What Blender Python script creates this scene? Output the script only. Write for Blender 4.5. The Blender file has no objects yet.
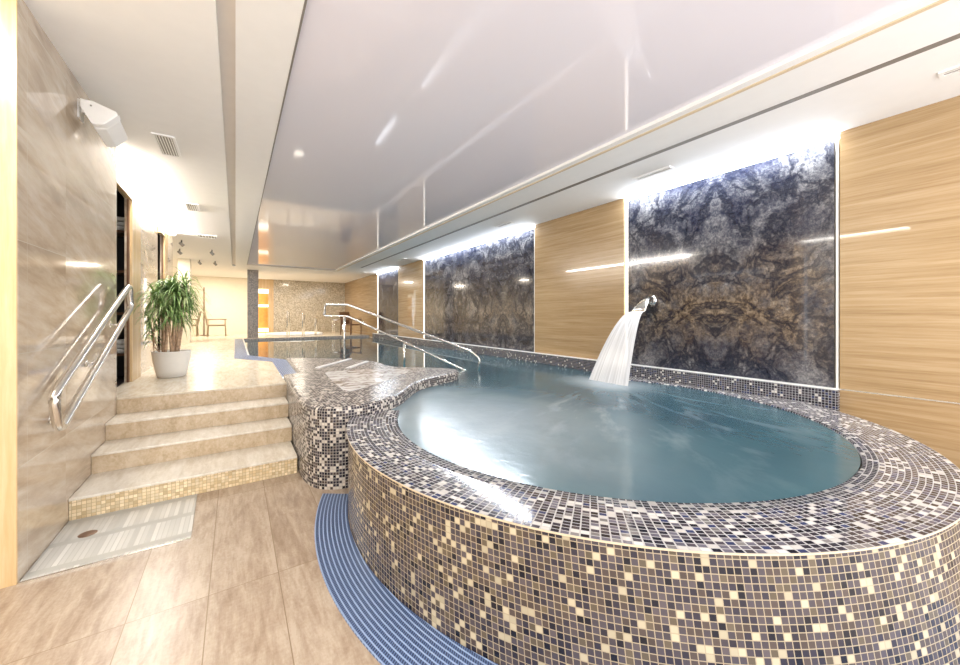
import bpy, bmesh, math, random
from mathutils import Vector, Matrix
random.seed(7)
PI = math.pi
sc = bpy.context.scene
COL = sc.collection
# ------------------------------------------------------------------ node helpers
class NT:
    def __init__(s, name):
        s.m = bpy.data.materials.new(name); s.m.use_nodes = True
        s.t = s.m.node_tree; s.t.nodes.clear()
        s.out = s.t.nodes.new('ShaderNodeOutputMaterial')
    def n(s, kind, **kw):
        x = s.t.nodes.new(kind)
        for k, v in kw.items(): setattr(x, k, v)
        return x
    def inp(s, sock, v):
        if isinstance(v, bpy.types.NodeSocket): s.t.links.new(v, sock)
        elif isinstance(v, (tuple, list)) and len(v) == 3 and sock.type == 'RGBA': sock.default_value = (*v, 1)
        else: sock.default_value = v
    def math(s, op, a, b=0.0, c=None, clamp=False):
        x = s.n('ShaderNodeMath', operation=op, use_clamp=clamp)
        s.inp(x.inputs[0], a); s.inp(x.inputs[1], b)
        if c is not None: s.inp(x.inputs[2], c)
        return x.outputs[0]
    def vmath(s, op, a, b=(0, 0, 0)):
        x = s.n('ShaderNodeVectorMath', operation=op)
        s.inp(x.inputs[0], a); s.inp(x.inputs[1], b)
        return x.outputs[0]
    def sep(s, v):
        x = s.n('ShaderNodeSeparateXYZ'); s.inp(x.inputs[0], v); return x.outputs
    def comb(s, a=0., b=0., c=0.):
        x = s.n('ShaderNodeCombineXYZ')
        for i, v in enumerate((a, b, c)): s.inp(x.inputs[i], v)
        return x.outputs[0]
    def coord(s, which='Object'): return s.n('ShaderNodeTexCoord').outputs[which]
    def noise(s, v, scale=5., detail=4., rough=.5, dist=0., out=0):
        x = s.n('ShaderNodeTexNoise'); s.inp(x.inputs['Vector'], v)
        x.inputs['Scale'].default_value = scale; x.inputs['Detail'].default_value = detail
        x.inputs['Roughness'].default_value = rough; x.inputs['Distortion'].default_value = dist
        return x.outputs[out]
    def ramp(s, f, stops, interp='LINEAR'):
        x = s.n('ShaderNodeValToRGB'); s.inp(x.inputs[0], f); r = x.color_ramp; r.interpolation = interp
        while len(r.elements) < len(stops): r.elements.new(.5)
        for e, (p, c) in zip(r.elements, stops):
            e.position = p; e.color = (*c, 1) if len(c) == 3 else c
        return x.outputs[0]
    def mix(s, f, a, b, kind='MIX'):
        x = s.n('ShaderNodeMix', data_type='RGBA', blend_type=kind)
        s.inp(x.inputs[0], f); s.inp(x.inputs[6], a); s.inp(x.inputs[7], b); return x.outputs[2]
    def bump(s, hgt, strength=.3, dist=.01):
        x = s.n('ShaderNodeBump'); s.inp(x.inputs['Height'], hgt)
        x.inputs['Strength'].default_value = strength; x.inputs['Distance'].default_value = dist
        return x.outputs[0]
    def bsdf(s, color, rough=.5, metal=0., normal=None, coat=0., coat_rough=.03, spec=.5, emis=None, estr=0., trans=0., ior=1.45, alpha=None):
        x = s.n('ShaderNodeBsdfPrincipled')
        s.inp(x.inputs['Base Color'], color); s.inp(x.inputs['Roughness'], rough); s.inp(x.inputs['Metallic'], metal)
        s.inp(x.inputs['Coat Weight'], coat); s.inp(x.inputs['Coat Roughness'], coat_rough)
        s.inp(x.inputs['Specular IOR Level'], spec); s.inp(x.inputs['IOR'], ior); s.inp(x.inputs['Transmission Weight'], trans)
        if normal is not None: s.inp(x.inputs['Normal'], normal)
        if emis is not None: s.inp(x.inputs['Emission Color'], emis); s.inp(x.inputs['Emission Strength'], estr)
        if alpha is not None: s.inp(x.inputs['Alpha'], alpha)
        s.t.links.new(x.outputs[0], s.out.inputs[0]); return x
    def done(s): return s.m

def plain(name, c, rough=.5, metal=0., var=.04, scale=9., **kw):
    t = NT(name); nz = t.noise(t.coord(), scale, 4.)
    a = tuple(max(0, x*(1-var)) for x in c); b = tuple(min(1, x*(1+var)) for x in c)
    t.bsdf(t.ramp(nz, [(.3, a), (.7, b)]), rough, metal, **kw); return t.done()

def mosaic(name, cols, grout, pitch=.0235, gap=.09, rough=.12, seed=0., pu=None):
    """glass mosaic: cols = [(cumulative share, colour)]; UV is in metres"""
    t = NT(name); o = t.sep(t.coord('UV'))
    u = t.math('DIVIDE', o[0], pu or pitch); v = t.math('DIVIDE', o[1], pitch)
    fu, fv = t.math('FLOOR', u), t.math('FLOOR', v)
    w = t.n('ShaderNodeTexWhiteNoise', noise_dimensions='3D'); t.inp(w.inputs[0], t.comb(fu, fv, seed))
    # neighbouring light tiles cluster a little
    w2 = t.n('ShaderNodeTexWhiteNoise', noise_dimensions='3D')
    t.inp(w2.inputs[0], t.comb(t.math('FLOOR', t.math('MULTIPLY', fu, .5)), fv, seed+5))
    val = t.math('ADD', t.math('MULTIPLY', w.outputs[0], .8), t.math('MULTIPLY', w2.outputs[0], .2))
    col = t.ramp(val, cols, 'CONSTANT')
    hv = t.math('MULTIPLY_ADD', t.sep(w.outputs[1])[1], .3, .85)
    x = t.n('ShaderNodeVectorMath', operation='SCALE'); t.inp(x.inputs[0], col); t.inp(x.inputs['Scale'], hv)
    eu = t.math('ABSOLUTE', t.math('SUBTRACT', t.math('FRACT', u), .5)); ev = t.math('ABSOLUTE', t.math('SUBTRACT', t.math('FRACT', v), .5))
    e = t.math('MAXIMUM', eu, ev); g = t.math('GREATER_THAN', e, .5-gap)
    c = t.mix(g, x.outputs[0], grout)
    rg = t.math('MULTIPLY_ADD', g, .45, rough)
    t.bsdf(c, rg, normal=t.bump(t.math('SUBTRACT', 1., g), .35, .002)); return t.done()

DK = (.033, .029, .042); MD = (.068, .057, .068); BR = (.078, .058, .052); OL = (.115, .09, .063); BK = (.012, .012, .02); CR = (.50, .43, .30)
BL = (.035, .045, .11)
M = {}
M['mos_wall'] = mosaic('mosaic_wall', [(0, BK), (.17, DK), (.33, BR), (.46, MD), (.66, OL), (.74, (.09, .073, .08)), (.81, CR)], (.36, .29, .19), pitch=.0265, gap=.065)
M['mos_cop'] = mosaic('mosaic_coping', [(0, BK), (.2, DK), (.35, BL), (.43, MD), (.6, (.13, .12, .15)), (.72, (.2, .185, .18)), (.77, (.62, .59, .55))], (.40, .385, .37), seed=3., pu=.034, gap=.085, rough=.08)
M['mos_deck'] = mosaic('mosaic_deck', [(0, BK), (.24, DK), (.42, MD), (.55, BR), (.66, (.58, .53, .47))], (.36, .33, .30), seed=9., gap=.08, rough=.24)
M['mos_curb'] = mosaic('mosaic_curb', [(0, BK), (.27, DK), (.45, BL), (.56, MD), (.84, (.68, .65, .6))], (.33, .33, .35), seed=13., pitch=.024)
M['mos_pillar'] = mosaic('mosaic_pillar', [(0, (.16, .14, .14)), (.3, (.24, .21, .19)), (.6, (.32, .28, .25))], (.34, .31, .28), seed=17., pitch=.035)
M['mos_beige'] = mosaic('mosaic_beige', [(0, (.34, .29, .215)), (.3, (.43, .37, .28)), (.5, (.52, .45, .34)), (.8, (.62, .55, .43))], (.48, .42, .32), seed=21., pitch=.04, gap=.06)
M['mos_riser'] = mosaic('mosaic_riser', [(0, (.62, .47, .27)), (.3, (.7, .56, .35)), (.6, (.76, .63, .42))], (.42, .31, .17), seed=25., pitch=.024, gap=.06, rough=.2)
M['mos_pool'] = mosaic('mosaic_pool_blue', [(0, (.05, .2, .26)), (.4, (.08, .26, .33))], (.3, .42, .45), seed=27., pitch=.03)
M['mos_white'] = mosaic('mosaic_white_ribbed', [(0, (.60, .59, .55)), (.5, (.63, .62, .58))], (.44, .43, .39), seed=29., pitch=.3, pu=.026, gap=.09, rough=.2)

# travertine floor tiles
def travertine(name, joints=True, base=((.29, .21, .145), (.39, .30, .22), (.50, .415, .325)), rough=.3):
    t = NT(name); c = t.coord(); o = t.sep(c)
    tx = t.math('FLOOR', t.math('DIVIDE', t.math('ADD', o[0], .42), .308)); ty = t.math('FLOOR', t.math('DIVIDE', t.math('SUBTRACT', o[1], 2.29), 1.2))
    w = t.n('ShaderNodeTexWhiteNoise', noise_dimensions='2D'); t.inp(w.inputs[0], t.comb(tx, ty, 0.))
    v = t.comb(t.math('MULTIPLY', o[0], 5.), t.math('MULTIPLY', o[1], 1.1), t.math('MULTIPLY_ADD', w.outputs[0], 9. if joints else 0., t.math('MULTIPLY', o[2], 3.)))
    n1 = t.noise(v, 2.6, 9., .62, .6); n2 = t.noise(c, 60., 4., .6)
    n4 = t.noise(t.comb(t.math('MULTIPLY', o[0], 26.), t.math('MULTIPLY', o[1], 4.), t.math('MULTIPLY', o[2], 20.)), 1.3, 8., .7, .4)
    f = t.math('ADD', t.math('MULTIPLY_ADD', n1, .55, t.math('MULTIPLY', n4, .45)), t.math('MULTIPLY', t.math('SUBTRACT', n2, .5), .2))
    if joints: f = t.math('ADD', f, t.math('MULTIPLY', t.math('SUBTRACT', w.outputs[0], .5), .07))
    col = t.ramp(f, [(.38, base[0]), (.49, base[1]), (.62, base[2])])
    if joints:
        ex = t.math('ABSOLUTE', t.math('SUBTRACT', t.math('FRACT', t.math('ADD', t.math('DIVIDE', t.math('ADD', o[0], .42), .308), .5)), .5))
        ey = t.math('ABSOLUTE', t.math('SUBTRACT', t.math('FRACT', t.math('ADD', t.math('DIVIDE', t.math('SUBTRACT', o[1], 2.29), 1.2), .5)), .5))
        g = t.math('MAXIMUM', t.math('MULTIPLY', t.math('LESS_THAN', ex, .007), t.math('GREATER_THAN', o[0], -.6)), t.math('LESS_THAN', ey, .0015))
        col = t.mix(g, col, (.24, .17, .10))
    t.bsdf(col, rough, coat=.0, coat_rough=.08); return t.done()
M['floor'] = travertine('travertine_tiles')
M['tread'] = travertine('travertine_riser', False, ((.44, .33, .20), (.54, .42, .28), (.63, .52, .38)))
M['treadtop'] = travertine('travertine_tread', False, ((.62, .55, .44), (.71, .65, .55), (.80, .75, .66)), .25)
M['deckfloor'] = travertine('travertine_upper', False, ((.54, .46, .345), (.63, .555, .44), (.72, .655, .55)), .25)

# polished beige marble on the left wall: long slanting veins, thin joints
def beige_marble():
    t = NT('beige_marble'); c = t.coord(); o = t.sep(c)
    r = t.math('FLOOR', t.math('DIVIDE', o[2], .6)); q = t.math('FLOOR', t.math('DIVIDE', o[1], 1.2))
    yy = t.math('MULTIPLY', o[1], .9); zz = t.math('ADD', t.math('MULTIPLY', o[2], 4.), t.math('MULTIPLY', o[1], .8))
    v = t.comb(t.math('MULTIPLY', r, 3.1), yy, t.math('ADD', zz, t.math('MULTIPLY', q, 2.3)))
    n1 = t.noise(v, 1.5, 10., .6, .5); n3 = t.noise(v, 6., 6., .6, 1.2)
    f = t.math('ADD', t.math('MULTIPLY', n1, .8), t.math('MULTIPLY', n3, .2))
    col = t.ramp(f, [(.38, (.40, .30, .21)), (.5, (.56, .45, .33)), (.64, (.70, .60, .48))])
    ez = t.math('FRACT', t.math('DIVIDE', o[2], .6)); ey = t.math('FRACT', t.math('DIVIDE', t.math('ADD', o[1], .55), 1.2))
    g = t.math('MAXIMUM', t.math('LESS_THAN', ez, .007), t.math('LESS_THAN', ey, .003))
    col = t.mix(g, col, (.62, .55, .43))
    t.bsdf(col, .07, coat=.6, coat_rough=.02, spec=.6); return t.done()
M['marble'] = beige_marble()

# oak veneer, horizontal grain, high gloss
def wood(name, cols, vertical=False, gloss=.6):
    t = NT(name); o = t.sep(t.coord())
    if vertical: v = t.comb(t.math('MULTIPLY', o[0], 8.), t.math('MULTIPLY', o[1], 8.), t.math('MULTIPLY', o[2], .6))
    else: v = t.comb(t.math('MULTIPLY', o[0], .7), t.math('MULTIPLY', o[1], .8), t.math('MULTIPLY', o[2], 26.))
    n1 = t.noise(v, 1.0, 6., .6, .5); n2 = t.noise(v, 4.5, 8., .75, .3)
    f = t.math('ADD', t.math('MULTIPLY', n1, .62), t.math('MULTIPLY', n2, .38))
    t.bsdf(t.ramp(f, [(.34, cols[0]), (.5, cols[1]), (.64, cols[2])]), .22, coat=gloss, coat_rough=.015); return t.done()
M['oak'] = wood('oak_veneer', ((.30, .19, .085), (.41, .275, .14), (.49, .35, .20)))
M['oak_trim'] = wood('oak_trim', ((.50, .33, .15), (.62, .43, .22), (.72, .54, .32)), True, .2)

# dark book-matched stone
def stone(name, y0, w, brown=1., seed=0.):
    t = NT(name); o = t.sep(t.coord())
    m = t.math('PINGPONG', t.math('SUBTRACT', o[1], y0), w)
    v = t.comb(seed, m, t.math('MULTIPLY', o[2], 1.))
    wp = t.noise(v, 1.7, 5., .55, 0., 1)
    v2 = t.vmath('ADD', v, t.vmath('MULTIPLY', t.vmath('SUBTRACT', wp, (.5, .5, .5)), (.6, .6, .6)))
    big = t.noise(v2, 1.6, 8., .62, .4); v3 = t.vmath('ADD', v, t.vmath('MULTIPLY', t.vmath('SUBTRACT', t.noise(v, 7., 4., .6, 0., 1), (.5, .5, .5)), (.1, .1, .1))); fine = t.noise(v3, 30., 8., .85, .0)
    med = t.noise(v2, 5.5, 10., .78, .25)
    f = t.math('ADD', t.math('MULTIPLY', big, .30), t.math('ADD', t.math('MULTIPLY', fine, .38), t.math('MULTIPLY', med, .32)))
    col = t.ramp(f, [(.42, (.006, .008, .026)), (.465, (.032, .035, .055)), (.51, (.085, .085, .10)), (.565, (.21, .205, .21)), (.63, (.46, .45, .45))])
    # brown, golden bands in the middle height
    hz = t.math('SUBTRACT', 1., t.math('ABSOLUTE', t.math('DIVIDE', t.math('SUBTRACT', o[2], 1.5), .8)), clamp=True)
    bm = t.math('MULTIPLY', t.math('MULTIPLY', hz, brown), t.math('MULTIPLY_ADD', t.noise(v2, 2.4, 5., .6), 4.2, -1.45, clamp=True), clamp=True)
    bcol = t.ramp(t.noise(v3, 14., 9., .85, .1), [(.38, (.02, .015, .015)), (.47, (.11, .075, .045)), (.56, (.27, .20, .13)), (.66, (.52, .43, .32))])
    col = t.mix(t.math('MULTIPLY', bm, .9), col, bcol)
    # near-black ragged cracks
    cr = t.math('ABSOLUTE', t.math('SUBTRACT', t.noise(v2, 1.5, 6., .6, .8), .5))
    ck = t.math('SUBTRACT', 1., t.math('DIVIDE', cr, .05), clamp=True)
    col = t.mix(t.math('MULTIPLY', ck, .88), col, (.006, .008, .02))
    t.bsdf(col, .1, coat=.35, coat_rough=.02); return t.done()

M['ceil'] = plain('ceiling_paint', (.92, .90, .875), .7, var=.01)
M['groove'] = plain('ceiling_groove', (.72, .66, .60), .6, var=.02)
M['wallpaint'] = plain('cream_wall', (.86, .79, .64), .5, var=.02)
M['white'] = plain('white_plastic', (.86, .84, .80), .35, var=.02)
M['steel'] = plain('polished_steel', (.84, .82, .78), .2, 1., var=.05)
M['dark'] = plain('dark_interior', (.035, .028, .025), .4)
M['brownwood'] = plain('brown_wood', (.16, .08, .04), .4, var=.3)
M['bronze'] = plain('bronze_frame', (.38, .30, .20), .35, .2)
M['black'] = plain('black_metal', (.03, .03, .03), .4)
M['pot'] = plain('pot_white', (.80, .77, .71), .35, var=.02)
M['soil'] = plain('soil', (.10, .06, .035), .9, var=.4, scale=60)
M['bark'] = plain('bark', (.50, .34, .22), .8, var=.35, scale=25)
M['edge'] = plain('edging_cream', (.70, .56, .38), .4)
M['white_edge'] = plain('edging_white', (.85, .84, .82), .3)
M['dkgrey'] = plain('slot_grey', (.24, .215, .19), .5)
M['grey'] = plain('vent_grey', (.35, .33, .30), .5)

def film():
    t = NT('stretch_film'); t.bsdf((.84, .80, .85), .06, coat=.0, spec=.65, ior=1.5); return t.done()
M['film'] = film()
def leaf():
    t = NT('leaf'); c = t.coord()
    t.bsdf(t.ramp(t.noise(c, 7., 3.), [(.3, (.07, .15, .035)), (.5, (.19, .32, .09)), (.68, (.50, .56, .28))]), .45); return t.done()
M['leaf'] = leaf()
M['amber_glow'] = plain('amber_glow_panel', (.62, .30, .06), .3, var=.12)  # orange light inside the niche is put into the panel's colour
def led(name, c, s):
    t = NT(name); e = t.n('ShaderNodeEmission'); t.inp(e.inputs[0], c); e.inputs[1].default_value = s
    t.t.links.new(e.outputs[0], t.out.inputs[0]); return t.done()
M['led_cool'] = led('led_cool', (.88, .93, 1.), 26.)
M['led_edge'] = led('led_edge', (1., .95, .86), 3.0)
M['led_warm'] = led('led_warm', (1., .93, .80), 13.)
M['led_niche'] = led('led_niche', (1., .85, .6), 2.4)
M['led_down'] = led('downlight', (1., .93, .82), 14.)

def grate():
    t = NT('blue_grating'); o = t.sep(t.coord('UV'))
    u = t.math('FRACT', t.math('DIVIDE', o[0], .024)); v = t.math('FRACT', t.math('DIVIDE', o[1], .013))
    a = t.math('LESS_THAN', u, .30); b = t.math('LESS_THAN', v, .36)
    col = t.mix(b, (.03, .05, .12), (.12, .19, .35)); col = t.mix(a, col, (.30, .40, .60))
    h = t.math('ADD', t.math('MULTIPLY', a, .6), t.math('MULTIPLY', b, .4))
    t.bsdf(col, .35, normal=t.bump(h, .5, .004)); return t.done()
M['grate'] = grate()

def water():
    t = NT('pool_water'); c = t.coord(); o = t.sep(c)
    def blob(x, y, rx, ry, p=1.):
        dx = t.math('DIVIDE', t.math('SUBTRACT', o[0], x), rx); dy = t.math('DIVIDE', t.math('SUBTRACT', o[1], y), ry)
        d = t.math('ADD', t.math('MULTIPLY', dx, dx), t.math('MULTIPLY', dy, dy))
        return t.math('POWER', 2.718, t.math('MULTIPLY', d, -p))
    # angle / radius round the splash gives streaks that run away from it
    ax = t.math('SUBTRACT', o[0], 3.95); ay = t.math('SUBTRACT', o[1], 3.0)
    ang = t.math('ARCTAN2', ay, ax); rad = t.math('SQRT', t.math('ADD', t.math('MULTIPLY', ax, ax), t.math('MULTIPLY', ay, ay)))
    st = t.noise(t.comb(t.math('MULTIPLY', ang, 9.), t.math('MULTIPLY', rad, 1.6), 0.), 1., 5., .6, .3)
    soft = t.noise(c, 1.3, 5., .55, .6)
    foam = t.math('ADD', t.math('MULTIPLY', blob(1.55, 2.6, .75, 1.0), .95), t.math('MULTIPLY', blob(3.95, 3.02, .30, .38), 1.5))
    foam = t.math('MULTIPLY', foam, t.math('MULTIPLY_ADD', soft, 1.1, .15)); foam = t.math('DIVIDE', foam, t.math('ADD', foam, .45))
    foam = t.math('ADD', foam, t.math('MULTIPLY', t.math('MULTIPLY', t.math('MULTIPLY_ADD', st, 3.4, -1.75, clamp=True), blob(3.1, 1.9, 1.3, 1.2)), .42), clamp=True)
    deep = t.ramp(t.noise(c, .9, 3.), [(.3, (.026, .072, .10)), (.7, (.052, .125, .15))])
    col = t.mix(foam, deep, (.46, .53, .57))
    fine = t.noise(t.vmath('MULTIPLY', c, (1., .8, 1.)), 9., 3., .5, .4)
    h = t.math('ADD', t.math('MULTIPLY', st, .5), t.math('MULTIPLY', fine, .25))
    near = blob(2.9, 2.4, 2.6, 2.6)
    bm = t.n('ShaderNodeBump'); t.inp(bm.inputs['Height'], h); t.inp(bm.inputs['Strength'], t.math('MULTIPLY_ADD', near, .30, .015)); bm.inputs['Distance'].default_value = .03
    t.bsdf(col, t.math('MULTIPLY_ADD', near, .24, .02), normal=bm.outputs[0], ior=1.33, spec=.5); return t.done()
M['water'] = water()
def stream():
    t = NT('falling_water'); o = t.sep(t.coord('UV'))
    st = t.noise(t.comb(t.math('MULTIPLY', o[0], 26.), t.math('MULTIPLY', o[1], .7), 0.), 1., 4., .6)
    al = t.ramp(st, [(.3, (.55, .55, .55)), (.7, (.97, .97, .97))])
    t.bsdf((.84, .85, .87), .25, alpha=al, emis=None); return t.done()
M['stream'] = stream()
def wet_glare():  # bright reflections on the thin water film are painted into its colour
    t = NT('painted_wet_glare'); c = t.coord(); n = t.noise(c, 7., 5., .6, 1.)
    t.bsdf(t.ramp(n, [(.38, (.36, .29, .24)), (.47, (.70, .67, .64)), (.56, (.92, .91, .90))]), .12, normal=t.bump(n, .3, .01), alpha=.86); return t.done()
M['wet_glare'] = wet_glare()

# ------------------------------------------------------------------ mesh helpers
def link(name, me, mat, parent=None, smooth=False, mats=None):
    o = bpy.data.objects.new(name, me); COL.objects.link(o)
    for m in (mats or [mat]): me.materials.append(m)
    if smooth:
        for p in me.polygons: p.use_smooth = True
    if parent is not None: adopt(o, parent)
    return o
def adopt(o, p):
    o.parent = p
    mw = Matrix.Translation(p['_w']) if '_w' in p else Matrix()
    par = p; off = Vector((0, 0, 0))
    while par is not None: off += par.location; par = par.parent
    o.location = o.location - off
def tag(o, label=None, cat=None, group=None, kind=None):
    if label: o['label'] = label
    if cat: o['category'] = cat
    if group: o['group'] = group
    if kind: o['kind'] = kind
    return o
def empty(name, loc, label, cat, group=None, kind=None):
    o = bpy.data.objects.new(name, None); COL.objects.link(o); o.location = loc; o.empty_display_size = .1
    return tag(o, label, cat, group, kind)
def raw(verts, faces, uvs=None):
    me = bpy.data.meshes.new('m'); me.from_pydata([tuple(v) for v in verts], [], faces)
    ul = me.uv_layers.new(name='UVMap')
    for p in me.polygons:
        n = p.normal; a = max(range(3), key=lambda i: abs(n[i]))
        for li in p.loop_indices:
            vi = me.loops[li].vertex_index
            if uvs is not None and uvs.get(p.index) is not None:
                ul.data[li].uv = uvs[p.index][li - p.loop_start]
            else:
                co = me.vertices[vi].co
                ul.data[li].uv = ((co.y, co.z), (co.x, co.z), (co.x, co.y))[a]
    return me
def boxdata(x0, x1, y0, y1, z0, z1):
    v = [(x, y, z) for z in (z0, z1) for y in (y0, y1) for x in (x0, x1)]
    f = [(0, 2, 3, 1), (4, 5, 7, 6), (0, 1, 5, 4), (2, 6, 7, 3), (0, 4, 6, 2), (1, 3, 7, 5)]
    return v, f
def box(name, x0, x1, y0, y1, z0, z1, mat, parent=None, bev=0.):
    v, f = boxdata(x0, x1, y0, y1, z0, z1); me = raw(v, f)
    o = link(name, me, mat, parent)
    if bev:
        m = o.modifiers.new('b', 'BEVEL'); m.width = bev; m.segments = 2
    return o
def boxes(name, lst, mat, parent=None):
    V, Fc = [], []
    for b in lst:
        v, f = boxdata(*b); k = len(V); V += v; Fc += [tuple(i+k for i in q) for q in f]
    return link(name, raw(V, Fc), mat, parent)
def prism(name, pts, z0, z1, mat, parent=None, side=None):
    """vertical prism over outline pts (counter-clockwise); side faces get arc-length UV"""
    n = len(pts); V = [(x, y, z0) for x, y in pts] + [(x, y, z1) for x, y in pts]
    F = [tuple(range(n-1, -1, -1)), tuple(range(n, 2*n))]; uv = {}; s = 0
    for i in range(n):
        j = (i+1) % n; L = math.hypot(pts[j][0]-pts[i][0], pts[j][1]-pts[i][1])
        F.append((i, j, n+j, n+i)); uv[len(F)-1] = [(s, z0), (s+L, z0), (s+L, z1), (s, z1)]; s += L
    me = raw(V, F, uv)
    if side is not None:
        o = link(name, me, mat, parent, mats=[mat, side])
        for p in me.polygons[2:]: p.material_index = 1
    else: o = link(name, me, mat, parent)
    return o
def smooth_path(pts, r=.06, k=5):
    """round the corners of a polyline"""
    P = [Vector(p) for p in pts]; out = [P[0]]
    for a, b, c in zip(P, P[1:], P[2:]):
        ra = min(r, (a-b).length*.45); rc = min(r, (c-b).length*.45)
        s = b+(a-b).normalized()*ra; e = b+(c-b).normalized()*rc
        for i in range(k+1):
            t = i/k; out.append(s*(1-t)**2+b*2*t*(1-t)+e*t*t)
    out.append(P[-1]); return out
def tubedata(path, r, seg=10, closed=False):
    P = [Vector(p) for p in path]; n = len(P); V, F = [], []
    rr = r if isinstance(r, (list, tuple)) else [r]*n
    up = Vector((.13, .27, .95)).normalized()
    for i, p in enumerate(P):
        if closed: d = (P[(i+1) % n]-P[i-1])
        else: d = P[min(i+1, n-1)]-P[max(i-1, 0)]
        d.normalize(); a = d.cross(up)
        if a.length < .05: a = d.cross(Vector((1, 0, 0)))
        a.normalize(); b = d.cross(a)
        for k in range(seg):
            t = 2*PI*k/seg; V.append(p+(a*math.cos(t)+b*math.sin(t))*rr[i])
    m = n if closed else n-1
    for i in range(m):
        j = (i+1) % n
        for k in range(seg):
            k2 = (k+1) % seg; F.append((i*seg+k, i*seg+k2, j*seg+k2, j*seg+k))
    if not closed: F += [tuple(range(seg-1, -1, -1)), tuple((n-1)*seg+k for k in range(seg))]
    return V, F
def merge(parts):
    V, F = [], []
    for v, f in parts:
        k = len(V); V += list(v); F += [tuple(i+k for i in q) for q in f]
    return V, F
def tube(name, path, r, mat, parent=None, seg=12, closed=False):
    return link(name, raw(*tubedata(path, r, seg, closed)), mat, parent, True)
def lathe(name, prof, c, mat, parent=None, seg=40):
    V, F = [], []
    n = len(prof)
    for r, z in prof:
        for k in range(seg):
            t = 2*PI*k/seg; V.append((c[0]+r*math.cos(t), c[1]+r*math.sin(t), z))
    for i in range(n-1):
        for k in range(seg):
            k2 = (k+1) % seg; F.append((i*seg+k, i*seg+k2, (i+1)*seg+k2, (i+1)*seg+k))
    return link(name, raw(V, F), mat, parent, True)
def struct(o): o['kind'] = 'structure'; return o

H = 3.1; XL = -.95; XR = 4.65; PZ = .62; WZ = .555; YB = 19.4; XB = -1.07
# ------------------------------------------------------------------ shell
struct(box('floor', -3.6, XR+.1, -1.6, 4.86, -.12, 0, M['floor']))
# upper floor: an L-shaped slab, left of and beyond the pool
prism_up = [(-3.6, 4.86), (.5, 4.86), (.5, 7.29-1.97), (.53, 7.29), (-.02, 8.25), (-.02, 15.3), (XR, 15.3), (XR, YB), (-3.6, YB)]
struct(prism('floor', prism_up, 0, PZ, M['deckfloor'], side=M['tread']))
# ceiling with the recess for the film (x .32..3.1, y -1.6..14.3) and grooves
GX0, GX1 = -.09, 0.0
for i, b in enumerate([(-3.6, GX0, -1.6, YB, H, H+.1), (GX1, .31, -1.6, YB, H, H+.1), (GX0, GX1, 14.9, YB, H, H+.1),
          (.31, 3.13, 14.32, YB, H, H+.1), (3.13, 3.62, -1.6, YB, H, H+.1), (3.68, XR+.1, -1.6, YB, H, H+.1), (3.62, 3.68, 13., YB, H, H+.1)]):
    struct(box('ceiling', *b, M['ceil']))
struct(box('trim_1', GX0-.01, GX1+.01, -1.6, 14.9, H+.045, H+.1, M['groove']))
struct(box('trim_2', 3.621, 3.679, -1.6, 12.99, H-.002, H+.05, M['dkgrey']))  # flush dark strip, its colour standing in for the shade of a recessed slot
fm = box('ceiling_film', .315, 3.125, -1.6, 14.315, H+.02, H+.035, M['film'])
tag(fm, 'glossy pale lilac stretched film panel of the ceiling above the pool', 'ceiling panel')
# profiled frame along the right and far edges of the film
struct(box('trim_3', 3.06, 3.13, -1.6, 14.3, H-.012, H+.02, M['ceil']))
struct(box('trim_4', .32, 3.13, 14.25, 14.32, H-.012, H+.02, M['groove']))
struct(box('trim_5', .311, .321, -1.6, 14.3, H-.004, H+.02, M['dkgrey']))
struct(box('trim_6', 3.13, 3.16, -1.6, 14.3, H-.02, H+.01, M['edge']))

struct(box('wall_right', XR+.04, XR+.16, -1.6, YB, 0, H, M['wallpaint']))
struct(box('wall_back', -3.6, .83, YB, YB+.12, PZ, H, M['wallpaint']))
struct(box('wall_back', 1.46, XR, YB, YB+.12, PZ, H, M['mos_beige']))
struct(box('wall_back', .83, 1.46, YB+.45, YB+.55, PZ, H, M['wallpaint']))
struct(box('wall_left', XL-.12, XL, 2.95, 4.87, 0, H, M['marble']))          # projecting marble slab near the stairs
struct(box('wall_left', XB-.6, XL-.125, 2.95, 3.02, 0, H, M['oak_trim']))
struct(box('trim_7', XL-.3, XL-.002, 2.94, 2.949, 0, H, M['oak_trim']))
# recessed left wall with two doorways
def wl(y0, y1, z0=PZ, z1=H, m='marble'): return struct(box('wall_left', XB-.02, XB, y0, y1, z0, z1, M[m]))
wl(4.88, 5.22); wl(5.22, 5.93, 2.80); wl(5.93, 8.0); wl(8.0, 8.38, 2.80); wl(8.38, 9.75)
struct(box('wall_left', -3.6, XB-.1, 9.65, 9.75, PZ, H, M['wallpaint']))
struct(box('wall_left', -3.6, -3.5, 9.75, YB, PZ, H, M['wallpaint']))
struct(box('wall_left', -2.2, -2.1, -1.6, 3.0, 0, H, M['wallpaint']))
struct(box('wall_left', -1.40, -1.12, 13.8, 14.2, PZ, H, M['wallpaint']))

def doorway(y0, y1, ye, k):
    t = empty('door_casing', (XB, (y0+y1)/2, PZ), k, 'door casing')
    box('jamb', XB+.001, XB+.045, y1+.06, ye, PZ+.001, 2.79, M['oak_trim'], t, .004)
    box('frame_strip', XB+.001, XB+.02, y1+.02, y1+.06, PZ+.001, 2.79, M['brownwood'], t)
    box('lintel', XB+.001, XB+.045, y0, ye, 2.79, 2.89, M['oak_trim'], t, .004)
    return t
doorway(5.22, 5.90, 6.42, 'pale oak casing of the dark doorway beside the stairs, nearest the camera')
doorway(8.0, 8.35, 8.72, 'pale oak casing of the narrow farther doorway behind the potted plant')
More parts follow.
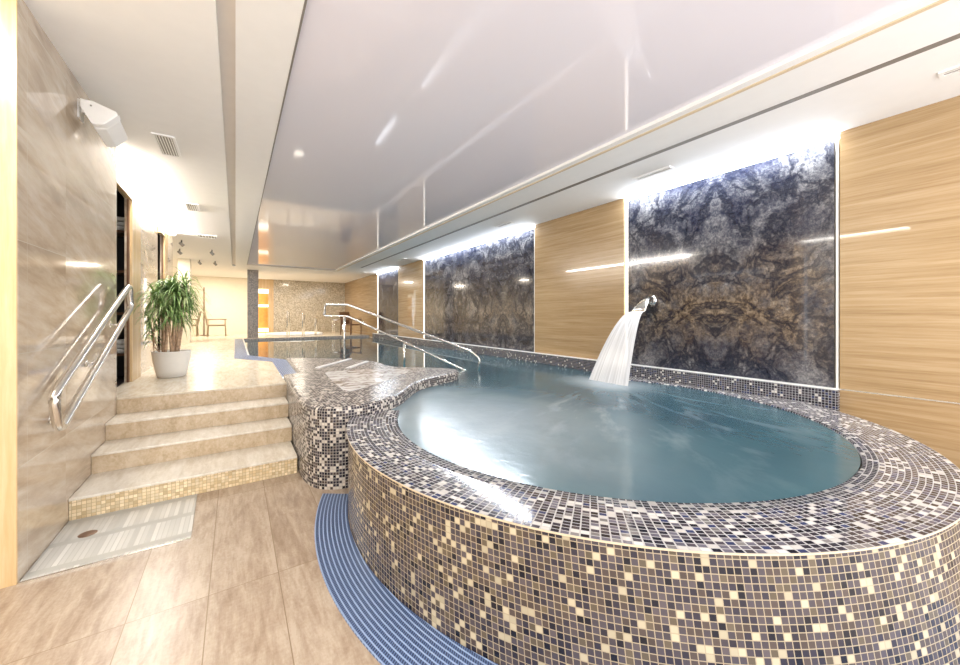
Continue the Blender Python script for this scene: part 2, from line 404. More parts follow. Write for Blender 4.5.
# dark room behind the first doorway, with shelves of towels
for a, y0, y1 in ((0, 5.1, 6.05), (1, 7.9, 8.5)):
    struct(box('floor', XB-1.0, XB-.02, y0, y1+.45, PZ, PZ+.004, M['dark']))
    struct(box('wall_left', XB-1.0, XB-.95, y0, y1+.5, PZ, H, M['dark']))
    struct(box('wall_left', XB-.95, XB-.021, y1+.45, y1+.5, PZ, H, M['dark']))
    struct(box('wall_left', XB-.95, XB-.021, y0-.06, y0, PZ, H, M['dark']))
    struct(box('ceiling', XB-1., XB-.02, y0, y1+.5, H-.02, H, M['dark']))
sh = empty('shelf_unit', (XB-.5, 6.3, PZ), 'dark shelf unit inside the doorway beside the stairs', 'shelf')
box('back_panel', XB-.90, XB-.03, 6.46, 6.49, PZ+.004, 2.9, M['black'], sh)
for z in (.92, 1.42, 1.93, 2.42): box('shelf', XB-.90, XB-.03, 6.14, 6.46, z, z+.03, M['brownwood'], sh)
for z, lab in ((2.452, 'folded cream towels on the top shelf in the doorway'), (.952, 'folded cream towels on the lower shelf in the doorway')):
    t_ = empty('towel_stack', (XB-.25, 6.3, z), lab, 'towels')
    for i in range(3): box('towel', XB-.36, XB-.035, 6.15, 6.44, z+i*.055, z+i*.055+.052, M['white'], t_, .015)

# ------------------------------------------------------------------ right wall: wood and stone panels
ST = [(1.0, 3.24), (5.15, 10.0), (12.05, 14.25)]
LB = ['wide dark figured stone panel behind the waterfall, nearest the camera', 'long dark figured stone panel between two oak panels, in the middle of the pool wall', 'narrow dark figured stone panel farthest along the pool wall']
smat = [stone('stone_a', 2.05, 1.4, 1.25, 0.), stone('stone_b', 4.35, 1.78, .55, 4.), stone('stone_c', 12.0, 1.1, .5, 8.)]
for i, (a, b) in enumerate(ST):
    t = empty('stone_panel', (XR, (a+b)/2, .7), LB[i], 'stone panel')
    box('slab', XR+.0, XR+.04, a+.03, b-.045, .60, H-.055, smat[i], t)
    ls = empty('light_strip', (XR, (a+b)/2, H-.05), ['bright white ceiling strip light along the top of the nearest dark stone panel', 'bright white ceiling strip light along the top of the long middle stone panel', 'bright white ceiling strip light along the top of the farthest stone panel'][i], 'strip light')
    box('top_tube', XR-.03, XR+.035, a+.02, b-.02, H-.05, H-.012, M['led_cool'], ls)
    box('upright_tube', XR-.004, XR+.03, b-.04, b-.008, .76, H-.05, M['led_edge'], ls)
    box('trim_rail', XR-.002, XR+.03, a+.0, a+.018, .6, H-.05, M['white_edge'], t)
WD = [(-1.6, .99), (3.25, 5.14), (10.01, 12.04), (14.26, YB)]
LW = ['large glossy oak wall panel at the right end, beside the round pool', 'glossy oak wall panel between the nearest and the long dark stone panels', 'glossy oak wall panel between the long dark stone panel and the farthest one', 'glossy oak wall panel in the far corner, past the last stone panel']
for i, (a, b) in enumerate(WD):
    t = empty('oak_panel', (XR, (a+b)/2, .7), LW[i], 'wall panel')
    box('upper_board', XR-.012, XR+.04, a, b, .735, H, M['oak'], t)
    box('lower_board', XR-.012, XR+.04, a, b, .0 if i == 0 else .56, .725, M['oak'], t)
    box('joint_strip', XR-.013, XR+.02, a, b, .725, .735, M['steel'], t)

# mosaic curb along the pool wall
cu = empty('mosaic_curb', (XR, 7., .56), 'low mosaic curb with pale top edge running along the foot of the stone panels', 'curb')
CX = XR-.10
prism('curb_body', [(CX+.02, .99), (XR-.013, .99), (XR-.013, 14.6), (CX, 14.6), (CX, 2.)], .45, .728, M['mos_curb'], cu)
box('top_edge', CX-.004, XR-.013, .99, 14.6, .728, .736, M['white_edge'], cu)

# ------------------------------------------------------------------ round pool
C1 = (2.72, 2.26); R1 = 2.1; C0 = (2.76, 2.22); R0 = 2.145; RI = 1.73; RZ = .575
N = 160
def ring(c, r, i): a = 2*PI*i/N; return c[0]+r*math.cos(a), c[1]+r*math.sin(a)
rp = empty('round_pool', (C1[0], C1[1], 0), 'raised round whirlpool clad in grey, brown and cream mosaic', 'pool')
V, F, uv = [], [], {}
for i in range(N+1):
    x0, y0 = ring(C0, R0, i); x1, y1 = ring(C1, R1, i); x1 = min(x1, XR-.02); x0 = min(x0, XR-.02)
    V += [(x0, y0, 0), (x1, y1, RZ-.008)]
for i in range(N):
    if 11 <= i < 67: continue
    k = 2*i; F.append((k, k+2, k+3, k+1)); s = 2*PI*R1/N*i; e = s+2*PI*R1/N
    uv[len(F)-1] = [(s, 0), (e, 0), (e, RZ), (s, RZ)]
link('outer_wall', raw(V, F, uv), M['mos_wall'], rp, True)
# coping: arc from behind the bulge round to the pool wall
A0, A1 = math.radians(150), math.radians(385)
V, F, uv = [], [], {}; K = 200; NR = 4
for i in range(K+1):
    a = A0+(A1-A0)*i/K; ca, sa = math.cos(a), math.sin(a)
    for j in range(NR+1):
        f = j/NR; r = R1+.008+(RI-R1)*f; z = RZ-(.0 if f < .99 else .0)-.012*f
        V.append((min(C1[0]+r*ca, XR-.014), C1[1]+r*sa, z))
    V.append((min(C1[0]+RI*ca, XR-.014), C1[1]+RI*sa, RZ-.25))
W = NR+2
for i in range(K):
    s = (A1-A0)/K*1.9*i; e = s+(A1-A0)/K*1.9
    for j in range(NR+1):
        k = i*W+j; F.append((k, k+1, k+W+1, k+W)); r0 = j*(R1-RI)/NR; r1 = (j+1)*(R1-RI)/NR
        uv[len(F)-1] = [(s, r0), (s, r1), (e, r1), (e, r0)]
link('coping', raw(V, F, uv), M['mos_cop'], rp, True)
pth = [Vector((C1[0]+(R1+.004)*math.cos(a), C1[1]+(R1+.004)*math.sin(a), RZ-.006)) for a in [math.radians(155)+(math.radians(337)-math.radians(155))*i/120 for i in range(121)]]
tube('edge_bead', pth, .0045, M['edge'], rp, 6)

# ------------------------------------------------------------------ mosaic platform (bulge) with entry steps
DZ = .66
front = [(.50, 4.86), (.48, 4.4), (.475, 3.7), (.49, 3.42), (.54, 3.25), (.63, 3.15), (.76, 3.10), (.95, 3.12), (1.14, 3.21)]
lip = [(1.32, 3.36), (1.53, 3.63), (1.70, 3.83), (1.88, 3.97), (2.1, 4.08), (2.3, 4.17), (2.48, 4.28), (2.58, 4.42), (2.58, 4.58), (2.45, 4.8), (2.25, 4.98), (2.02, 5.2), (1.93, 5.5), (1.95, 5.85), (1.85, 6.25), (1.55, 6.80)]
backs = [(.76, 7.42), (.69, 5.34), (.51, 5.32)]
def crom(P, k=4):
    out = []
    n = len(P)
    for i in range(n-1):
        p0, p1, p2, p3 = (Vector(P[max(0, min(n-1, q))]) for q in (i-1, i, i+1, i+2))
        for j in range(k):
            t = j/k; out.append(tuple(.5*((2*p1)+(p2-p0)*t+(2*p0-5*p1+4*p2-p3)*t*t+(3*p1-p0-3*p2+p3)*t**3)))
    out.append(tuple(P[-1])); return out
outl = crom(front+lip)
mp = empty('mosaic_platform', (1.2, 4.5, 0), 'rounded mosaic platform between the stairs and the round pool', 'platform')
def loft(name, pts, zs, insets, mat, parent, uvs0=0.):
    n = len(pts); cx = sum(p[0] for p in pts)/n; cy = sum(p[1] for p in pts)/n
    # inward normals
    V, F, uv = [], [], {}
    nor = []
    for i in range(n):
        a = Vector(pts[i-1]); b = Vector(pts[(i+1) % n]); d = (b-a).normalized(); nor.append(Vector((-d.y, d.x)))
    for z, ins in zip(zs, insets):
        for i in range(n): q = Vector(pts[i])+nor[i]*ins; V.append((q.x, q.y, z))
    s = [0]
    for i in range(n): s.append(s[-1]+(Vector(pts[(i+1) % n])-Vector(pts[i])).length)
    vv = [0]
    for a in range(1, len(zs)): vv.append(vv[-1]+math.hypot(zs[a]-zs[a-1], insets[a]-insets[a-1]))
    for a in range(len(zs)-1):
        for i in range(n):
            j = (i+1) % n; F.append((a*n+i, a*n+j, (a+1)*n+j, (a+1)*n+i))
            uv[len(F)-1] = [(s[i], vv[a]), (s[i+1], vv[a]), (s[i+1], vv[a+1]), (s[i], vv[a+1])]
    F.append(tuple(range((len(zs)-1)*n, len(zs)*n)))
    return link(name, raw(V, F, uv), mat, parent)
full = outl+backs
loft('body', full, [0, DZ-.03, DZ-.015, DZ-.004, DZ], [0, 0, .006, .018, .035], M['mos_deck'], mp)
# pale nosings of the entry steps
for (a, b) in (((.97, 5.68), (1.67, 6.60)), ((1.34, 5.43), (1.80, 6.05))):
    d = (Vector(b)-Vector(a)).normalized(); nn = Vector((-d.y, d.x))*.028
    A, B = Vector(a), Vector(b)
    prism('step_nosing', [tuple(A-nn), tuple(B-nn), tuple(B+nn), tuple(A+nn)][::-1][::-1], DZ, DZ+.012, M['white_edge'], mp)
wt = prism('puddle', crom([(.98, 5.2), (.93, 4.6), (.90, 3.85), (.98, 3.76), (1.25, 3.98), (1.6, 4.3), (1.98, 4.72), (1.9, 5.0), (1.6, 5.12), (1.2, 5.2)], 3), DZ+.0005, DZ+.004, M['wet_glare'])
tag(wt, 'sheet of water with painted pale glare lying on the mosaic platform', 'water', kind='stuff')

# ------------------------------------------------------------------ water and pool shell
arcA = [(C1[0]+RI*math.cos(a), C1[1]+RI*math.sin(a)) for a in [math.radians(152)+(2*PI-math.radians(152))*i/90 for i in range(91)]]
wat = arcA+[(4.47, 2.8), (4.53, 3.6), (CX+.0, 5.0), (CX, 15.28), (.23, 15.28), (.23, 8.75), (.75, 7.46)]
lipi = [p for p in outl if p[0] > 1.15 and p[1] > 3.2]
wat += [tuple(Vector(p)) for p in reversed(lipi)]
w = prism('pool_water', wat, WZ-.02, WZ, M['water'])
tag(w, 'blue-green water filling the round whirlpool and the long pool behind it', 'water', kind='stuff')
pf = struct(box('trim_8', 1.3, XR-.1, 3.2, 15.28, .02, .05, M['mos_pool']))
pw = empty('pool_shell', (2.4, 15.3, 0), 'tiled shell of the long pool, seen as its far rim', 'pool')
box('far_wall', .0, XR-.02, 15.283, 15.299, 0, PZ+.002, M['mos_pillar'], pw)
boxes('side_wall', [(.19, .22, 8.7, 15.28, 0.01, .59)], M['mos_pool'], pw)

# ------------------------------------------------------------------ blue gratings
def strip(name, outer, inner, z, mat, label, th=.012):
    V, F, uv = [], [], {}; n = len(outer); s = 0
    for o_, i_ in zip(outer, inner): V += [(*o_, z), (*i_, z)]
    for o_, i_ in zip(outer, inner): V += [(*o_, z-th), (*i_, z-th)]
    for i in range(n-1):
        L = (Vector(outer[i+1])-Vector(outer[i])).length; wd = (Vector(outer[i])-Vector(inner[i])).length; w2 = (Vector(outer[i+1])-Vector(inner[i+1])).length
        k = 2*i; F.append((k, k+2, k+3, k+1)); uv[len(F)-1] = [(0, s), (0, s+L), (w2, s+L), (wd, s)]; s += L
        m = 2*n; F.append((k, m+k, m+k+2, k+2)); F.append((k+1, k+3, m+k+3, m+k+1))
    o = link(name, raw(V, F, uv), mat); tag(o, label, 'drain grating'); return o
C2 = (2.94, 2.15); R2 = 2.55
outer, inner = [], []
for i in range(70):
    a = math.radians(158.2+(270-158.2)*i/69); outer.append((C2[0]+R2*math.cos(a), C2[1]+R2*math.sin(a)))
    b = math.radians(159.5+(270-159.5)*i/69); inner.append((C0[0]+(R0+.004)*math.cos(b), C0[1]+(R0+.004)*math.sin(b)))
strip('floor_grating', outer, inner, .008, M['grate'], 'curved blue drain grating on the floor around the foot of the round pool')
strip('floor_grating', [(-.02, 15.2), (-.02, 8.25), (.53, 7.29), (.505, 5.33)], [(.2, 15.2), (.2, 8.72), (.755, 7.44), (.685, 5.35)], PZ+.006, M['grate'], 'narrow blue drain grating along the left edge of the long pool')
# white pool edge beside the grating
struct(boxes('trim_9', [(.2, .235, 8.72, 15.28, .50, PZ+.002)], M['white_edge']))

# ------------------------------------------------------------------ stairs
stp = empty('staircase', (-.25, 4.25, 0), 'four beige travertine steps leading up from the lower floor to the pool level', 'stairs')
ys = [3.65, 4.12, 4.50, 4.86]; zs = [.155, .31, .465]
for i in range(3):
    box('riser', XL+.002, .46+.01*i, ys[i], ys[i+1], 0 if i == 0 else zs[i-1], zs[i]-.018, M['mos_riser'] if i == 0 else M['tread'], stp)
    box('tread', XL+.002, .46+.01*i, ys[i]-.012, ys[i+1], zs[i]-.018, zs[i], M['treadtop'], stp, .003)
box('riser', XL+.002, .49, 4.86-.004, 4.87, .465, PZ-.018, M['tread'], stp)
box('tread', XL+.002, .50, 4.86-.014, 5.1, PZ-.018, PZ+.001, M['deckfloor'], stp, .003)
# thin joint shadows: fine steel line under each nosing
# footbath mat
fb = empty('foot_bath', (-.6, 3.27, 0), 'white ribbed mosaic foot shower tray sunk in the floor at the foot of the stairs', 'shower tray')
prism('tray', [(XL+.004, 2.945), (-.235, 2.945), (-.25, 3.64), (XL+.004, 3.64)], .001, .006, M['mos_white'], fb)
box('edge_strip', XL+.004, -.235, 2.93, 2.945, 0, .008, M['steel'], fb)
lathe('drain', [(.0, .0085), (.03, .0085), (.042, .0075), (.045, .006)], (-.79, 3.36), M['brownwood'], fb, 24)

# ------------------------------------------------------------------ left handrail
hr = empty('wall_handrail', (XL, 3.9, .9), 'polished steel double handrail on the beige marble wall above the stairs', 'handrail')
hx = XL+.10
loop = smooth_path([(hx, 3.9, 1.32), (hx, 3.04, .955), (hx, 3.12, .735), (hx, 4.88, 1.485), (hx, 4.82, 1.70), (hx, 3.93, 1.333)], .07, 6)
tube('rail', loop, .024, M['steel'], hr, 14, True)
for y, z in ((3.35, .845), (4.0, 1.122), (4.65, 1.4)):
    tube('bracket', smooth_path([(hx, y, z), (hx, y, z-.05), (XL+.05, y, z-.075), (XL, y, z-.075)], .03, 4), .009, M['steel'], hr, 8)
    b = lathe('wall_plate', [(0, 0), (.03, 0), (.03, .006), (0, .006)], (0, 0), M['steel'], None, 20)
    b.rotation_euler = (0, PI/2, 0); b.location = (XL, y, z-.075); b.parent = hr; b.location -= hr.location

# ------------------------------------------------------------------ pool handrail
ph = empty('pool_handrail', (1.5, 6.7, .66), 'slim steel double handrail sloping from the mosaic platform into the water', 'handrail')
def rp_(f, z): f = f*.97+.03; return (1.25+(3.12-1.25)*f, 6.98+(4.84-6.98)*f, z)
upper = smooth_path([rp_(.0, 1.42), rp_(0, 1.615), rp_(.17, 1.605), rp_(.98, .85), rp_(1.03, .74), rp_(1.02, .5)], .06, 5)
tube('upper_rail', upper, .019, M['steel'], ph)
lower = smooth_path([rp_(.0, 1.44), rp_(0, 1.41), rp_(.17, 1.405), rp_(.93, .56), rp_(.98, .50)], .05, 5)
tube('lower_rail', lower, .017, M['steel'], ph)
tube('post', [rp_(.145, .66), rp_(.145, 1.41)], .018, M['steel'], ph)
tube('post', [rp_(.56, .5), rp_(.56, .95)], .018, M['steel'], ph)

# ------------------------------------------------------------------ waterfall spout and stream
sp = empty('water_spout', (XR, 2.83, 1.6), 'chrome wide-mouthed water spout on the nearest dark stone panel', 'spout')
def sect(c, n, hw, hh, seg=20):
    n = Vector(n).normalized(); side = Vector((0, 1, 0)); up = n.cross(side); c = Vector(c)
    return [c+side*hw*math.copysign(abs(math.cos(t))**.8, math.cos(t))+up*hh*math.copysign(abs(math.sin(t))**.8, math.sin(t)) for t in [2*PI*k/seg for k in range(seg)]]
secs = [((4.65, 2.83, 1.615), (-1, 0, 0), .045, .045), ((4.60, 2.83, 1.625), (-1, 0, 0), .045, .045), ((4.545, 2.832, 1.618), (-1, 0, -.35), .05, .042), ((4.49, 2.836, 1.585), (-1, 0, -.8), .065, .032), ((4.42, 2.843, 1.53), (-1, 0, -1.), .085, .02), ((4.36, 2.85, 1.465), (-1, 0, -1.1), .10, .012)]
V, F = [], []
for q in secs: V += sect(*q)
for i in range(len(secs)-1):
    for k in range(20): k2 = (k+1) % 20; F.append((i*20+k, i*20+k2, (i+1)*20+k2, (i+1)*20+k))
F.append(tuple((len(secs)-1)*20+k for k in range(20)))
link('nozzle', raw(V, F), M['steel'], sp, True)
fl = lathe('flange', [(0, .0), (.065, 0), (.065, .012), (.04, .02), (0, .02)], (0, 0), M['steel'], None, 28)
fl.rotation_euler = (0, -PI/2, 0); fl.location = Vector((XR+.002, 2.83, 1.615))-sp.location; fl.parent = sp
V, F, uv = [], [], {}; NS, NW = 24, 14
for i in range(NS+1):
    f = i/NS; tt = f
    x = 4.36-.36*(1-(1-f)**1.0)*(.55+.45*(1-f)) if False else 4.36-.38*math.sqrt(f)*.55-.38*f*.45
    z = 1.467-(1.467-WZ)*f**1.35; yc = 2.85+.17*f; hw = .095+.20*f**.9; th = .010+.03*f
    for sgn in (1, -1):
        for j in range(NW+1):
            g = j/NW*2-1; V.append((x+sgn*th*math.sqrt(max(0, 1-g*g))-.03*f*(g*g-.5), yc+hw*g, z))
W2 = NW+1
for i in range(NS):
    for s_ in range(2):
        for j in range(NW):
            k = i*2*W2+s_*W2+j; q = (k, k+1, k+1+2*W2, k+2*W2); F.append(q if s_ else q[::-1])
            ub = [(j/NW, i/NS), ((j+1)/NW, i/NS), ((j+1)/NW, (i+1)/NS), (j/NW, (i+1)/NS)]; uv[len(F)-1] = ub if s_ else ub[::-1]
sm = link('water_jet', raw(V, F, uv), M['stream'], None, True)
tag(sm, 'white sheet of water falling from the chrome spout into the round pool', 'water jet', kind='stuff')

# ------------------------------------------------------------------ plant
pl = empty('potted_dracaena', (-.69, 6.2, PZ), 'bushy green strap-leaved plant with several bare stems in a white pot', 'plant')
lathe('pot', [(0, PZ), (.13, PZ), (.148, PZ+.01), (.165, PZ+.08), (.19, PZ+.22), (.2, PZ+.32), (.205, PZ+.335), (.19, PZ+.335), (.182, PZ+.30), (0, PZ+.30)], (-.69, 6.2), M['pot'], pl, 48)
lathe('soil', [(0, PZ+.312), (.1, PZ+.315), (.183, PZ+.305)], (-.69, 6.2), M['soil'], pl, 24)
rnd = random.Random(4)
heads = []
for k in range(13):
    a = k*2.4+rnd.uniform(-.3, .3); r0 = rnd.uniform(.03, .11); r1 = rnd.uniform(.05, .22); h = [1.86, 1.74, 1.80, 1.60, 1.70, 1.66, 1.84, 1.52, 1.62, 1.78, 1.45, 1.72, 1.56][k]
    b = Vector((-.69+r0*math.cos(a), 6.2+r0*math.sin(a), PZ+.30)); e = Vector((-.67+r1*math.cos(a), 6.2+r1*math.sin(a), h))
    mid = b.lerp(e, .5)+Vector((rnd.uniform(-.035, .035), rnd.uniform(-.035, .035), 0))
    path = crom([b, mid, e], 5); rr = [.017-.009*i/(len(path)-1) for i in range(len(path))]
    link('stem', raw(*tubedata(path, rr, 8)), M['bark'], pl, True); heads.append((e, a))
for hx_, hy_, hz_ in ((-.90, 6.1, 1.42), (-.88, 6.22, 1.2), (-.86, 6.15, 1.32)):
    heads.append((Vector((hx_, hy_, hz_)), rnd.uniform(0, 6)))
    link('stem', raw(*tubedata([(-.80, 6.2, PZ+.3), (-.86, 6.18, hz_-.3), (hx_, hy_, hz_)], .007, 6)), M['bark'], pl, True)
V, F = [], []
for hi, (e, a0) in enumerate(heads):
    for q in range(64 if hi < 13 else 20):
        a = rnd.uniform(0, 2*PI); el = rnd.uniform(-.2, 1.4); L = rnd.uniform(.22, .40) if hi < 13 else rnd.uniform(.14, .24); wd = rnd.uniform(.007, .012)
        st = e+Vector((0, 0, -rnd.uniform(0, .14)))
        d = Vector((math.cos(a)*math.cos(el), math.sin(a)*math.cos(el), math.sin(el))); sd = Vector((-math.sin(a), math.cos(a), 0))
        p = st.copy(); k = len(V); n = 7; v = d.copy()
        for i in range(n+1):
            f = i/n; wdt = wd*(1-.9*f)*(.6+.8*min(1, f*4)); up = v.cross(sd)*wdt*.35
            for w_ in (p-sd*wdt, p-up*.8, p+sd*wdt):
                w_ = w_.copy(); w_.x = max(w_.x, XB+.01); V.append(w_)
            v = (v+Vector((0, 0, -.30-.22*f))).normalized() if i else v; p = p+v*(L/n)
        for i in range(n):
            b = k+i*3; F += [(b, b+1, b+4, b+3), (b+1, b+2, b+5, b+4)]
link('foliage', raw(V, F), M['leaf'], pl, True)

# ------------------------------------------------------------------ speaker on left wall
spk = empty('wall_speaker', (XL, 3.95, 2.85), 'white wedge-shaped loudspeaker on a bracket high on the marble wall', 'speaker')
def hull(name, pts, mat, parent, bev=.015):
    bm = bmesh.new()
    for p in pts: bm.verts.new(p)
    bmesh.ops.convex_hull(bm, input=bm.verts); me = bpy.data.meshes.new('m'); bm.to_mesh(me); bm.free()
    me.uv_layers.new(name='UVMap'); o = link(name, me, mat, parent)
    m = o.modifiers.new('b', 'BEVEL'); m.width = bev; m.segments = 3; return o
sec = [(-.925, 2.955), (-.86, 2.955), (-.735, 2.915), (-.725, 2.885), (-.80, 2.80), (-.86, 2.785), (-.895, 2.86), (-.925, 2.90)]
hull('cabinet', [(x, 3.75, z) for x, z in sec]+[(x+.01, 3.80, z-.005) for x, z in sec], M['white'], spk, .008)
hull('rear_shell', [(x*.96-.03, 3.80, z-.01) for x, z in sec]+[(x*.92-.055, 4.06, z-.05) for x, z in sec], M['white'], spk, .02)
lathe('badge', [(0, 0), (.006, 0), (.006, .003), (0, .003)], (0, 0), M['grey'], None, 12)
bd = bpy.data.objects['badge']; bd.rotation_euler = (PI/2, 0, 0); bd.parent = spk; bd.location = Vector((-.865, 3.749, 2.915))-spk.location
boxes('bracket', [(XL+.001, -.90, 3.84, 3.88, 2.89, 2.93), (XL+.001, XL+.012, 3.81, 3.91, 2.84, 2.97)], M['white'], spk)

# ------------------------------------------------------------------ ceiling vents
def vent(x, y, wx, wy, label, n=5, group=None):
    t = empty('ceiling_vent', (x, y, H), label, 'vent', group)
    boxes('frame', [(x-wx/2-.02, x+wx/2+.02, y-wy/2-.02, y-wy/2, H-.012, H), (x-wx/2-.02, x+wx/2+.02, y+wy/2, y+wy/2+.02, H-.012, H),
                    (x-wx/2-.02, x-wx/2, y-wy/2, y+wy/2, H-.012, H), (x+wx/2, x+wx/2+.02, y-wy/2, y+wy/2, H-.012, H)], M['ceil'], t)
    box('backing', x-wx/2, x+wx/2, y-wy/2, y+wy/2, H-.004, H, M['grey'], t)
    boxes('louvres', [(x-wx/2+wx*(i+.25)/n, x-wx/2+wx*(i+.6)/n, y-wy/2, y+wy/2, H-.009, H-.004) for i in range(n)] if wx > .1 else [(x-.006, x+.006, y-wy/2, y+wy/2, H-.007, H-.004)], M['ceil'], t)
vent(-.565, 4.77, .13, .5, 'slatted ceiling vent nearest the white loudspeaker', 6)
vent(-.555, 7.23, .13, .42, 'slatted ceiling vent above the potted plant, second from the camera', 5)
vent(-.50, 9.7, .3, .3, 'small square ceiling diffuser farthest along the left ceiling', 6)
for (y, L, lab) in ((.1, .5, 'slim linear vent in the ceiling above the right oak panel'), (2.5, .42, 'slim linear vent in the ceiling before the nearest stone panel'), (5.4, .4, 'slim linear vent in the ceiling above the second oak panel'), (10.4, .5, 'slim linear vent in the ceiling near the third oak panel'), (14.4, .5, 'slim linear vent in the ceiling at the far corner')):
    vent(4.12, y, .06, L, lab, 2)

# ------------------------------------------------------------------ far area
pc = prism('mosaic_pillar', [(.36, 15.75), (.70, 15.75), (.70, 16.05), (.36, 16.05)], PZ, H, M['mos_pillar'])
tag(pc, 'grey mosaic pillar at the far left corner of the pool', 'pillar')
nc = empty('lit_niche', (1.05, YB, PZ), 'tall wooden niche with glowing orange shelves in the far wall', 'niche')
box('back_panel', .85, 1.26, YB+.35, YB+.40, PZ, H, M['amber_glow'], nc)
box('side_frame', 1.26, 1.46, YB-.02, YB+.2, PZ, H, M['oak_trim'], nc)
box('top_board', .85, 1.26, YB, YB+.35, 2.66, H, M['oak_trim'], nc)
for z0, z1 in ((2.47, 2.64), (1.84, 1.94), (.70, .86)): box('shelf', .86, 1.26, YB-.0, YB+.34, z0, z1, M['led_niche'], nc)
box('edge_light', .79, .85, YB-.02, YB+.02, PZ, 2.9, M['led_edge'], nc)

def armchair(x, y, rz, label, frame, seatm, cat='chair'):
    t = empty('armchair', (x, y, PZ), label, cat); t.rotation_euler = (0, 0, rz)
    def P(name, lst, m, bev=.01):
        V, Fc = [], []
        for b in lst:
            v, f = boxdata(*b); k = len(V); V += v; Fc += [tuple(i+k for i in q) for q in f]
        o = link(name, raw(V, Fc), m); o.parent = t
        mm = o.modifiers.new('b', 'BEVEL'); mm.width = bev; mm.segments = 2
    P('seat', [(-.27, .27, -.26, .28, .40, .46)], seatm)
    o = link('backrest', raw([(-.26, .26, .42), (.26, .26, .42), (.26, .31, .42), (-.26, .31, .42), (-.26, .38, .98), (.26, .38, .98), (.26, .42, .98), (-.26, .42, .98)],
        [(0, 3, 2, 1), (4, 5, 6, 7), (0, 1, 5, 4), (1, 2, 6, 5), (2, 3, 7, 6), (3, 0, 4, 7)]), seatm); o.parent = t
    for sx in (-1, 1):
        for sy, h in ((-.27, .66), (.27, .66)):
            q = tubedata(smooth_path([(sx*.29, sy*1.1, 0), (sx*.29, sy, h)], .02), .02, 8)
            l = link('leg', raw(*q), frame, None, True); l.parent = t
        a = link('armrest', raw(*tubedata([(sx*.29, -.32, .66), (sx*.29, -.1, .675), (sx*.29, .33, .66)], .024, 8)), frame, None, True); a.parent = t
armchair(-.62, 18.0, PI/2, 'bronze-framed armchair by the far cream wall, right of its twin', M['bronze'], M['bronze'])
armchair(-1.55, 18.3, -PI/2, 'bronze-framed armchair half hidden behind the plant', M['bronze'], M['bronze'])
armchair(4.12, 16.2, .5, 'dark brown chair beyond the far right corner of the pool', M['brownwood'], M['brownwood'])
stl = empty('metal_side_table', (3.75, 16.8, PZ), 'light metal side table left of the dark brown chair at the far pool corner', 'table')
box('top', 3.5, 4.0, 16.6, 17.0, PZ+.62, PZ+.65, M['steel'], stl)
for sx in (3.53, 3.97):
    for sy in (16.63, 16.97): tube('leg', [(sx, sy, PZ), (sx, sy, PZ+.62)], .016, M['steel'], stl, 8)
pole = empty('coat_stand', (-1.08, 18.9, PZ), 'thin dark upright stand against the far cream wall beside the armchairs', 'stand')
tube('pole', [(-1.08, 18.9, PZ), (-1.08, 18.9, 2.6)], .02, M['brownwood'], pole, 8)
lathe('foot', [(0, PZ+.02), (.14, PZ+.02), (.15, PZ)], (-1.08, 18.9), M['brownwood'], pole, 20)
# steel grab rails of the far whirlpool ring
def hoop(x, y, h, lab):
    o = tube('grab_rail', smooth_path([(x, y, PZ), (x, y, PZ+h), (x+.12, y+.45, PZ+h), (x+.12, y+.45, PZ)], .1, 5), .02, M['steel'], None, 8)
    tag(o, lab, 'grab rail')
hoop(1.62, 15.6, .98, 'left steel grab rail at the far edge of the pool')
hoop(2.15, 15.6, .88, 'middle steel grab rail at the far edge of the pool')
hoop(2.60, 15.6, .72, 'right steel grab rail at the far edge of the pool')
o = tube('whirlpool_ring', [(2.1+1.05*math.cos(a), 17.4+1.05*math.sin(a), PZ+.03) for a in [2*PI*i/48 for i in range(48)]], .07, M['white_edge'], None, 10, True)
tag(o, 'low round white rim on the floor beyond the far edge of the pool', 'pool rim')

# black ceiling spots in the far left area
def spot(x, y, lab):
    t = empty('ceiling_spot', (x, y, H), lab, 'spotlight', None)
    tube('stem', [(x, y, H), (x, y, H-.08)], .012, M['black'], t, 8)
    tube('lamp_head', [(x-.03, y-.02, H-.06), (x+.03, y+.02, H-.12)], [.03, .036], M['grey'], t, 12)
spot(-1.0, 10.5, 'black ceiling spotlight nearest the end of the marble wall')
spot(-1.17, 11.9, 'black ceiling spotlight second along the far left ceiling')
spot(-.90, 13.9, 'black ceiling spotlight beside the white column')
spot(-.52, 13.9, 'black ceiling spotlight right of the column, toward the pool')
spot(-.5, 11.6, 'small black ceiling spotlight alone between diffuser and groove')

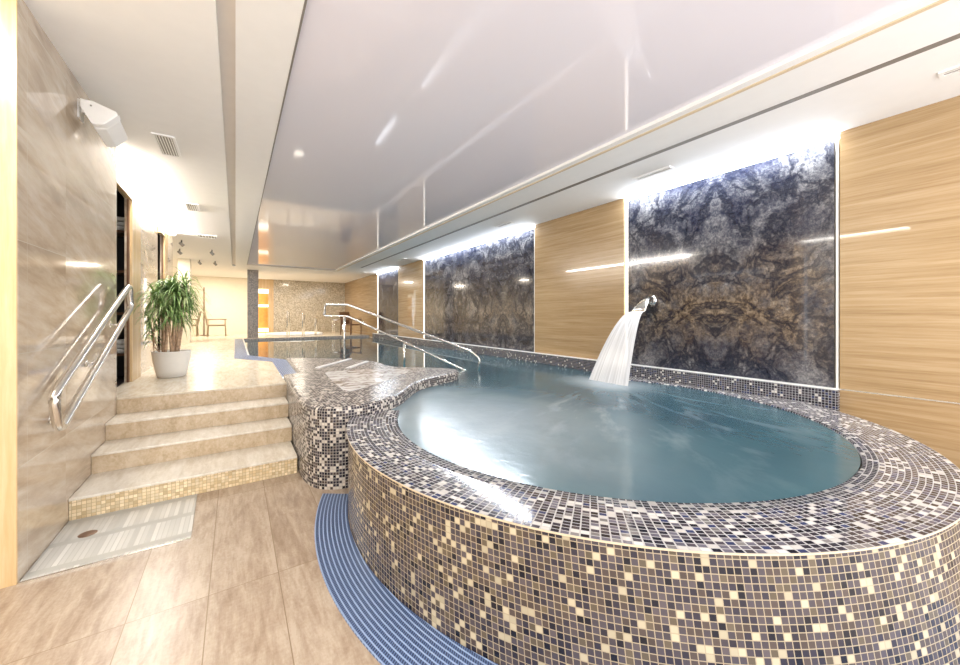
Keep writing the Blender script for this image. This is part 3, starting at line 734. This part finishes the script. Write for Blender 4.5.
# ------------------------------------------------------------------ lights
def strip_light(x0, x1, y0, y1, z0, z1, lab):
    o = box('light_strip', x0, x1, y0, y1, z0, z1, M['led_warm']); tag(o, lab, 'strip light'); return o
strip_light(XB+.0, XB+.05, 4.9, 6.45, H-.045, H-.01, 'warm ceiling strip light over the first doorway')
strip_light(XB+.0, XB+.05, 6.5, 9.7, H-.045, H-.01, 'warm ceiling strip light over the marble wall behind the plant')
strip_light(-1.45, -1.38, 1.3, 2.85, H-.045, H-.01, 'warm ceiling strip light left of the marble slab, seen mirrored in the oak')
def area(name, loc, sx, sy, power, color, rot=(0, 0, 0), spread=None):
    l = bpy.data.lights.new(name, 'AREA'); l.shape = 'RECTANGLE'; l.size = sx; l.size_y = sy; l.energy = power; l.color = color
    if spread: l.spread = spread
    o = bpy.data.objects.new(name, l); COL.objects.link(o); o.location = loc; o.rotation_euler = rot; return o
WARM = (1., .88, .72); NEUT = (1., .95, .9); COOL = (.82, .9, 1.)
for i, (a, b) in enumerate(ST):      # light thrown by the panel strips
    area('panel_wash', (XR-.07, (a+b)/2, H-.035), .06, b-a-.1, 14*(b-a), COOL, (0, math.radians(22), 0))
area('cove_wash', (XB+.09, 7.4, H-.035), .06, 4.4, 85, NEUT, (0, -math.radians(45), 0))
area('cove_wash', (-1.3, 2.1, H-.02), .3, 1.6, 30, NEUT)
# fill lights added at the ceiling, no fixtures, behind the camera and down the hall
area('ceiling_fill', (.1, -.9, H-.02), .6, 1.0, 10, WARM)
area('ceiling_fill', (3.9, -.9, H-.02), 1.0, 1.0, 14, WARM)
for x, y, p in ((-1.8, 13, 50), (-1.0, 17.5, 75), (2.2, 17., 60)):
    area('ceiling_fill', (x, y, H-.02), .35, .35, p, WARM)
wd = bpy.data.worlds.new('World'); sc.world = wd; wd.use_nodes = True
bg = wd.node_tree.nodes['Background']; bg.inputs[0].default_value = (.98, .98, 1., 1); bg.inputs[1].default_value = 2.9

# ------------------------------------------------------------------ camera
cam = bpy.data.cameras.new('Camera'); co = bpy.data.objects.new('Camera', cam); COL.objects.link(co)
co.location = (0, 0, 1.4); co.rotation_euler = (PI/2, 0, -math.radians(33.6))
cam.sensor_width = 36; cam.lens = 36*368/960; cam.shift_y = -16./960; cam.clip_start = .05
sc.camera = co
sc.view_settings.view_transform = 'Standard'; sc.view_settings.look = 'None'; sc.view_settings.gamma = 1
sc.view_settings.use_curve_mapping = False; sc.view_settings.exposure = 0.57
sc.cycles.use_denoising = True; sc.cycles.max_bounces = 10; sc.cycles.sample_clamp_indirect = 6.
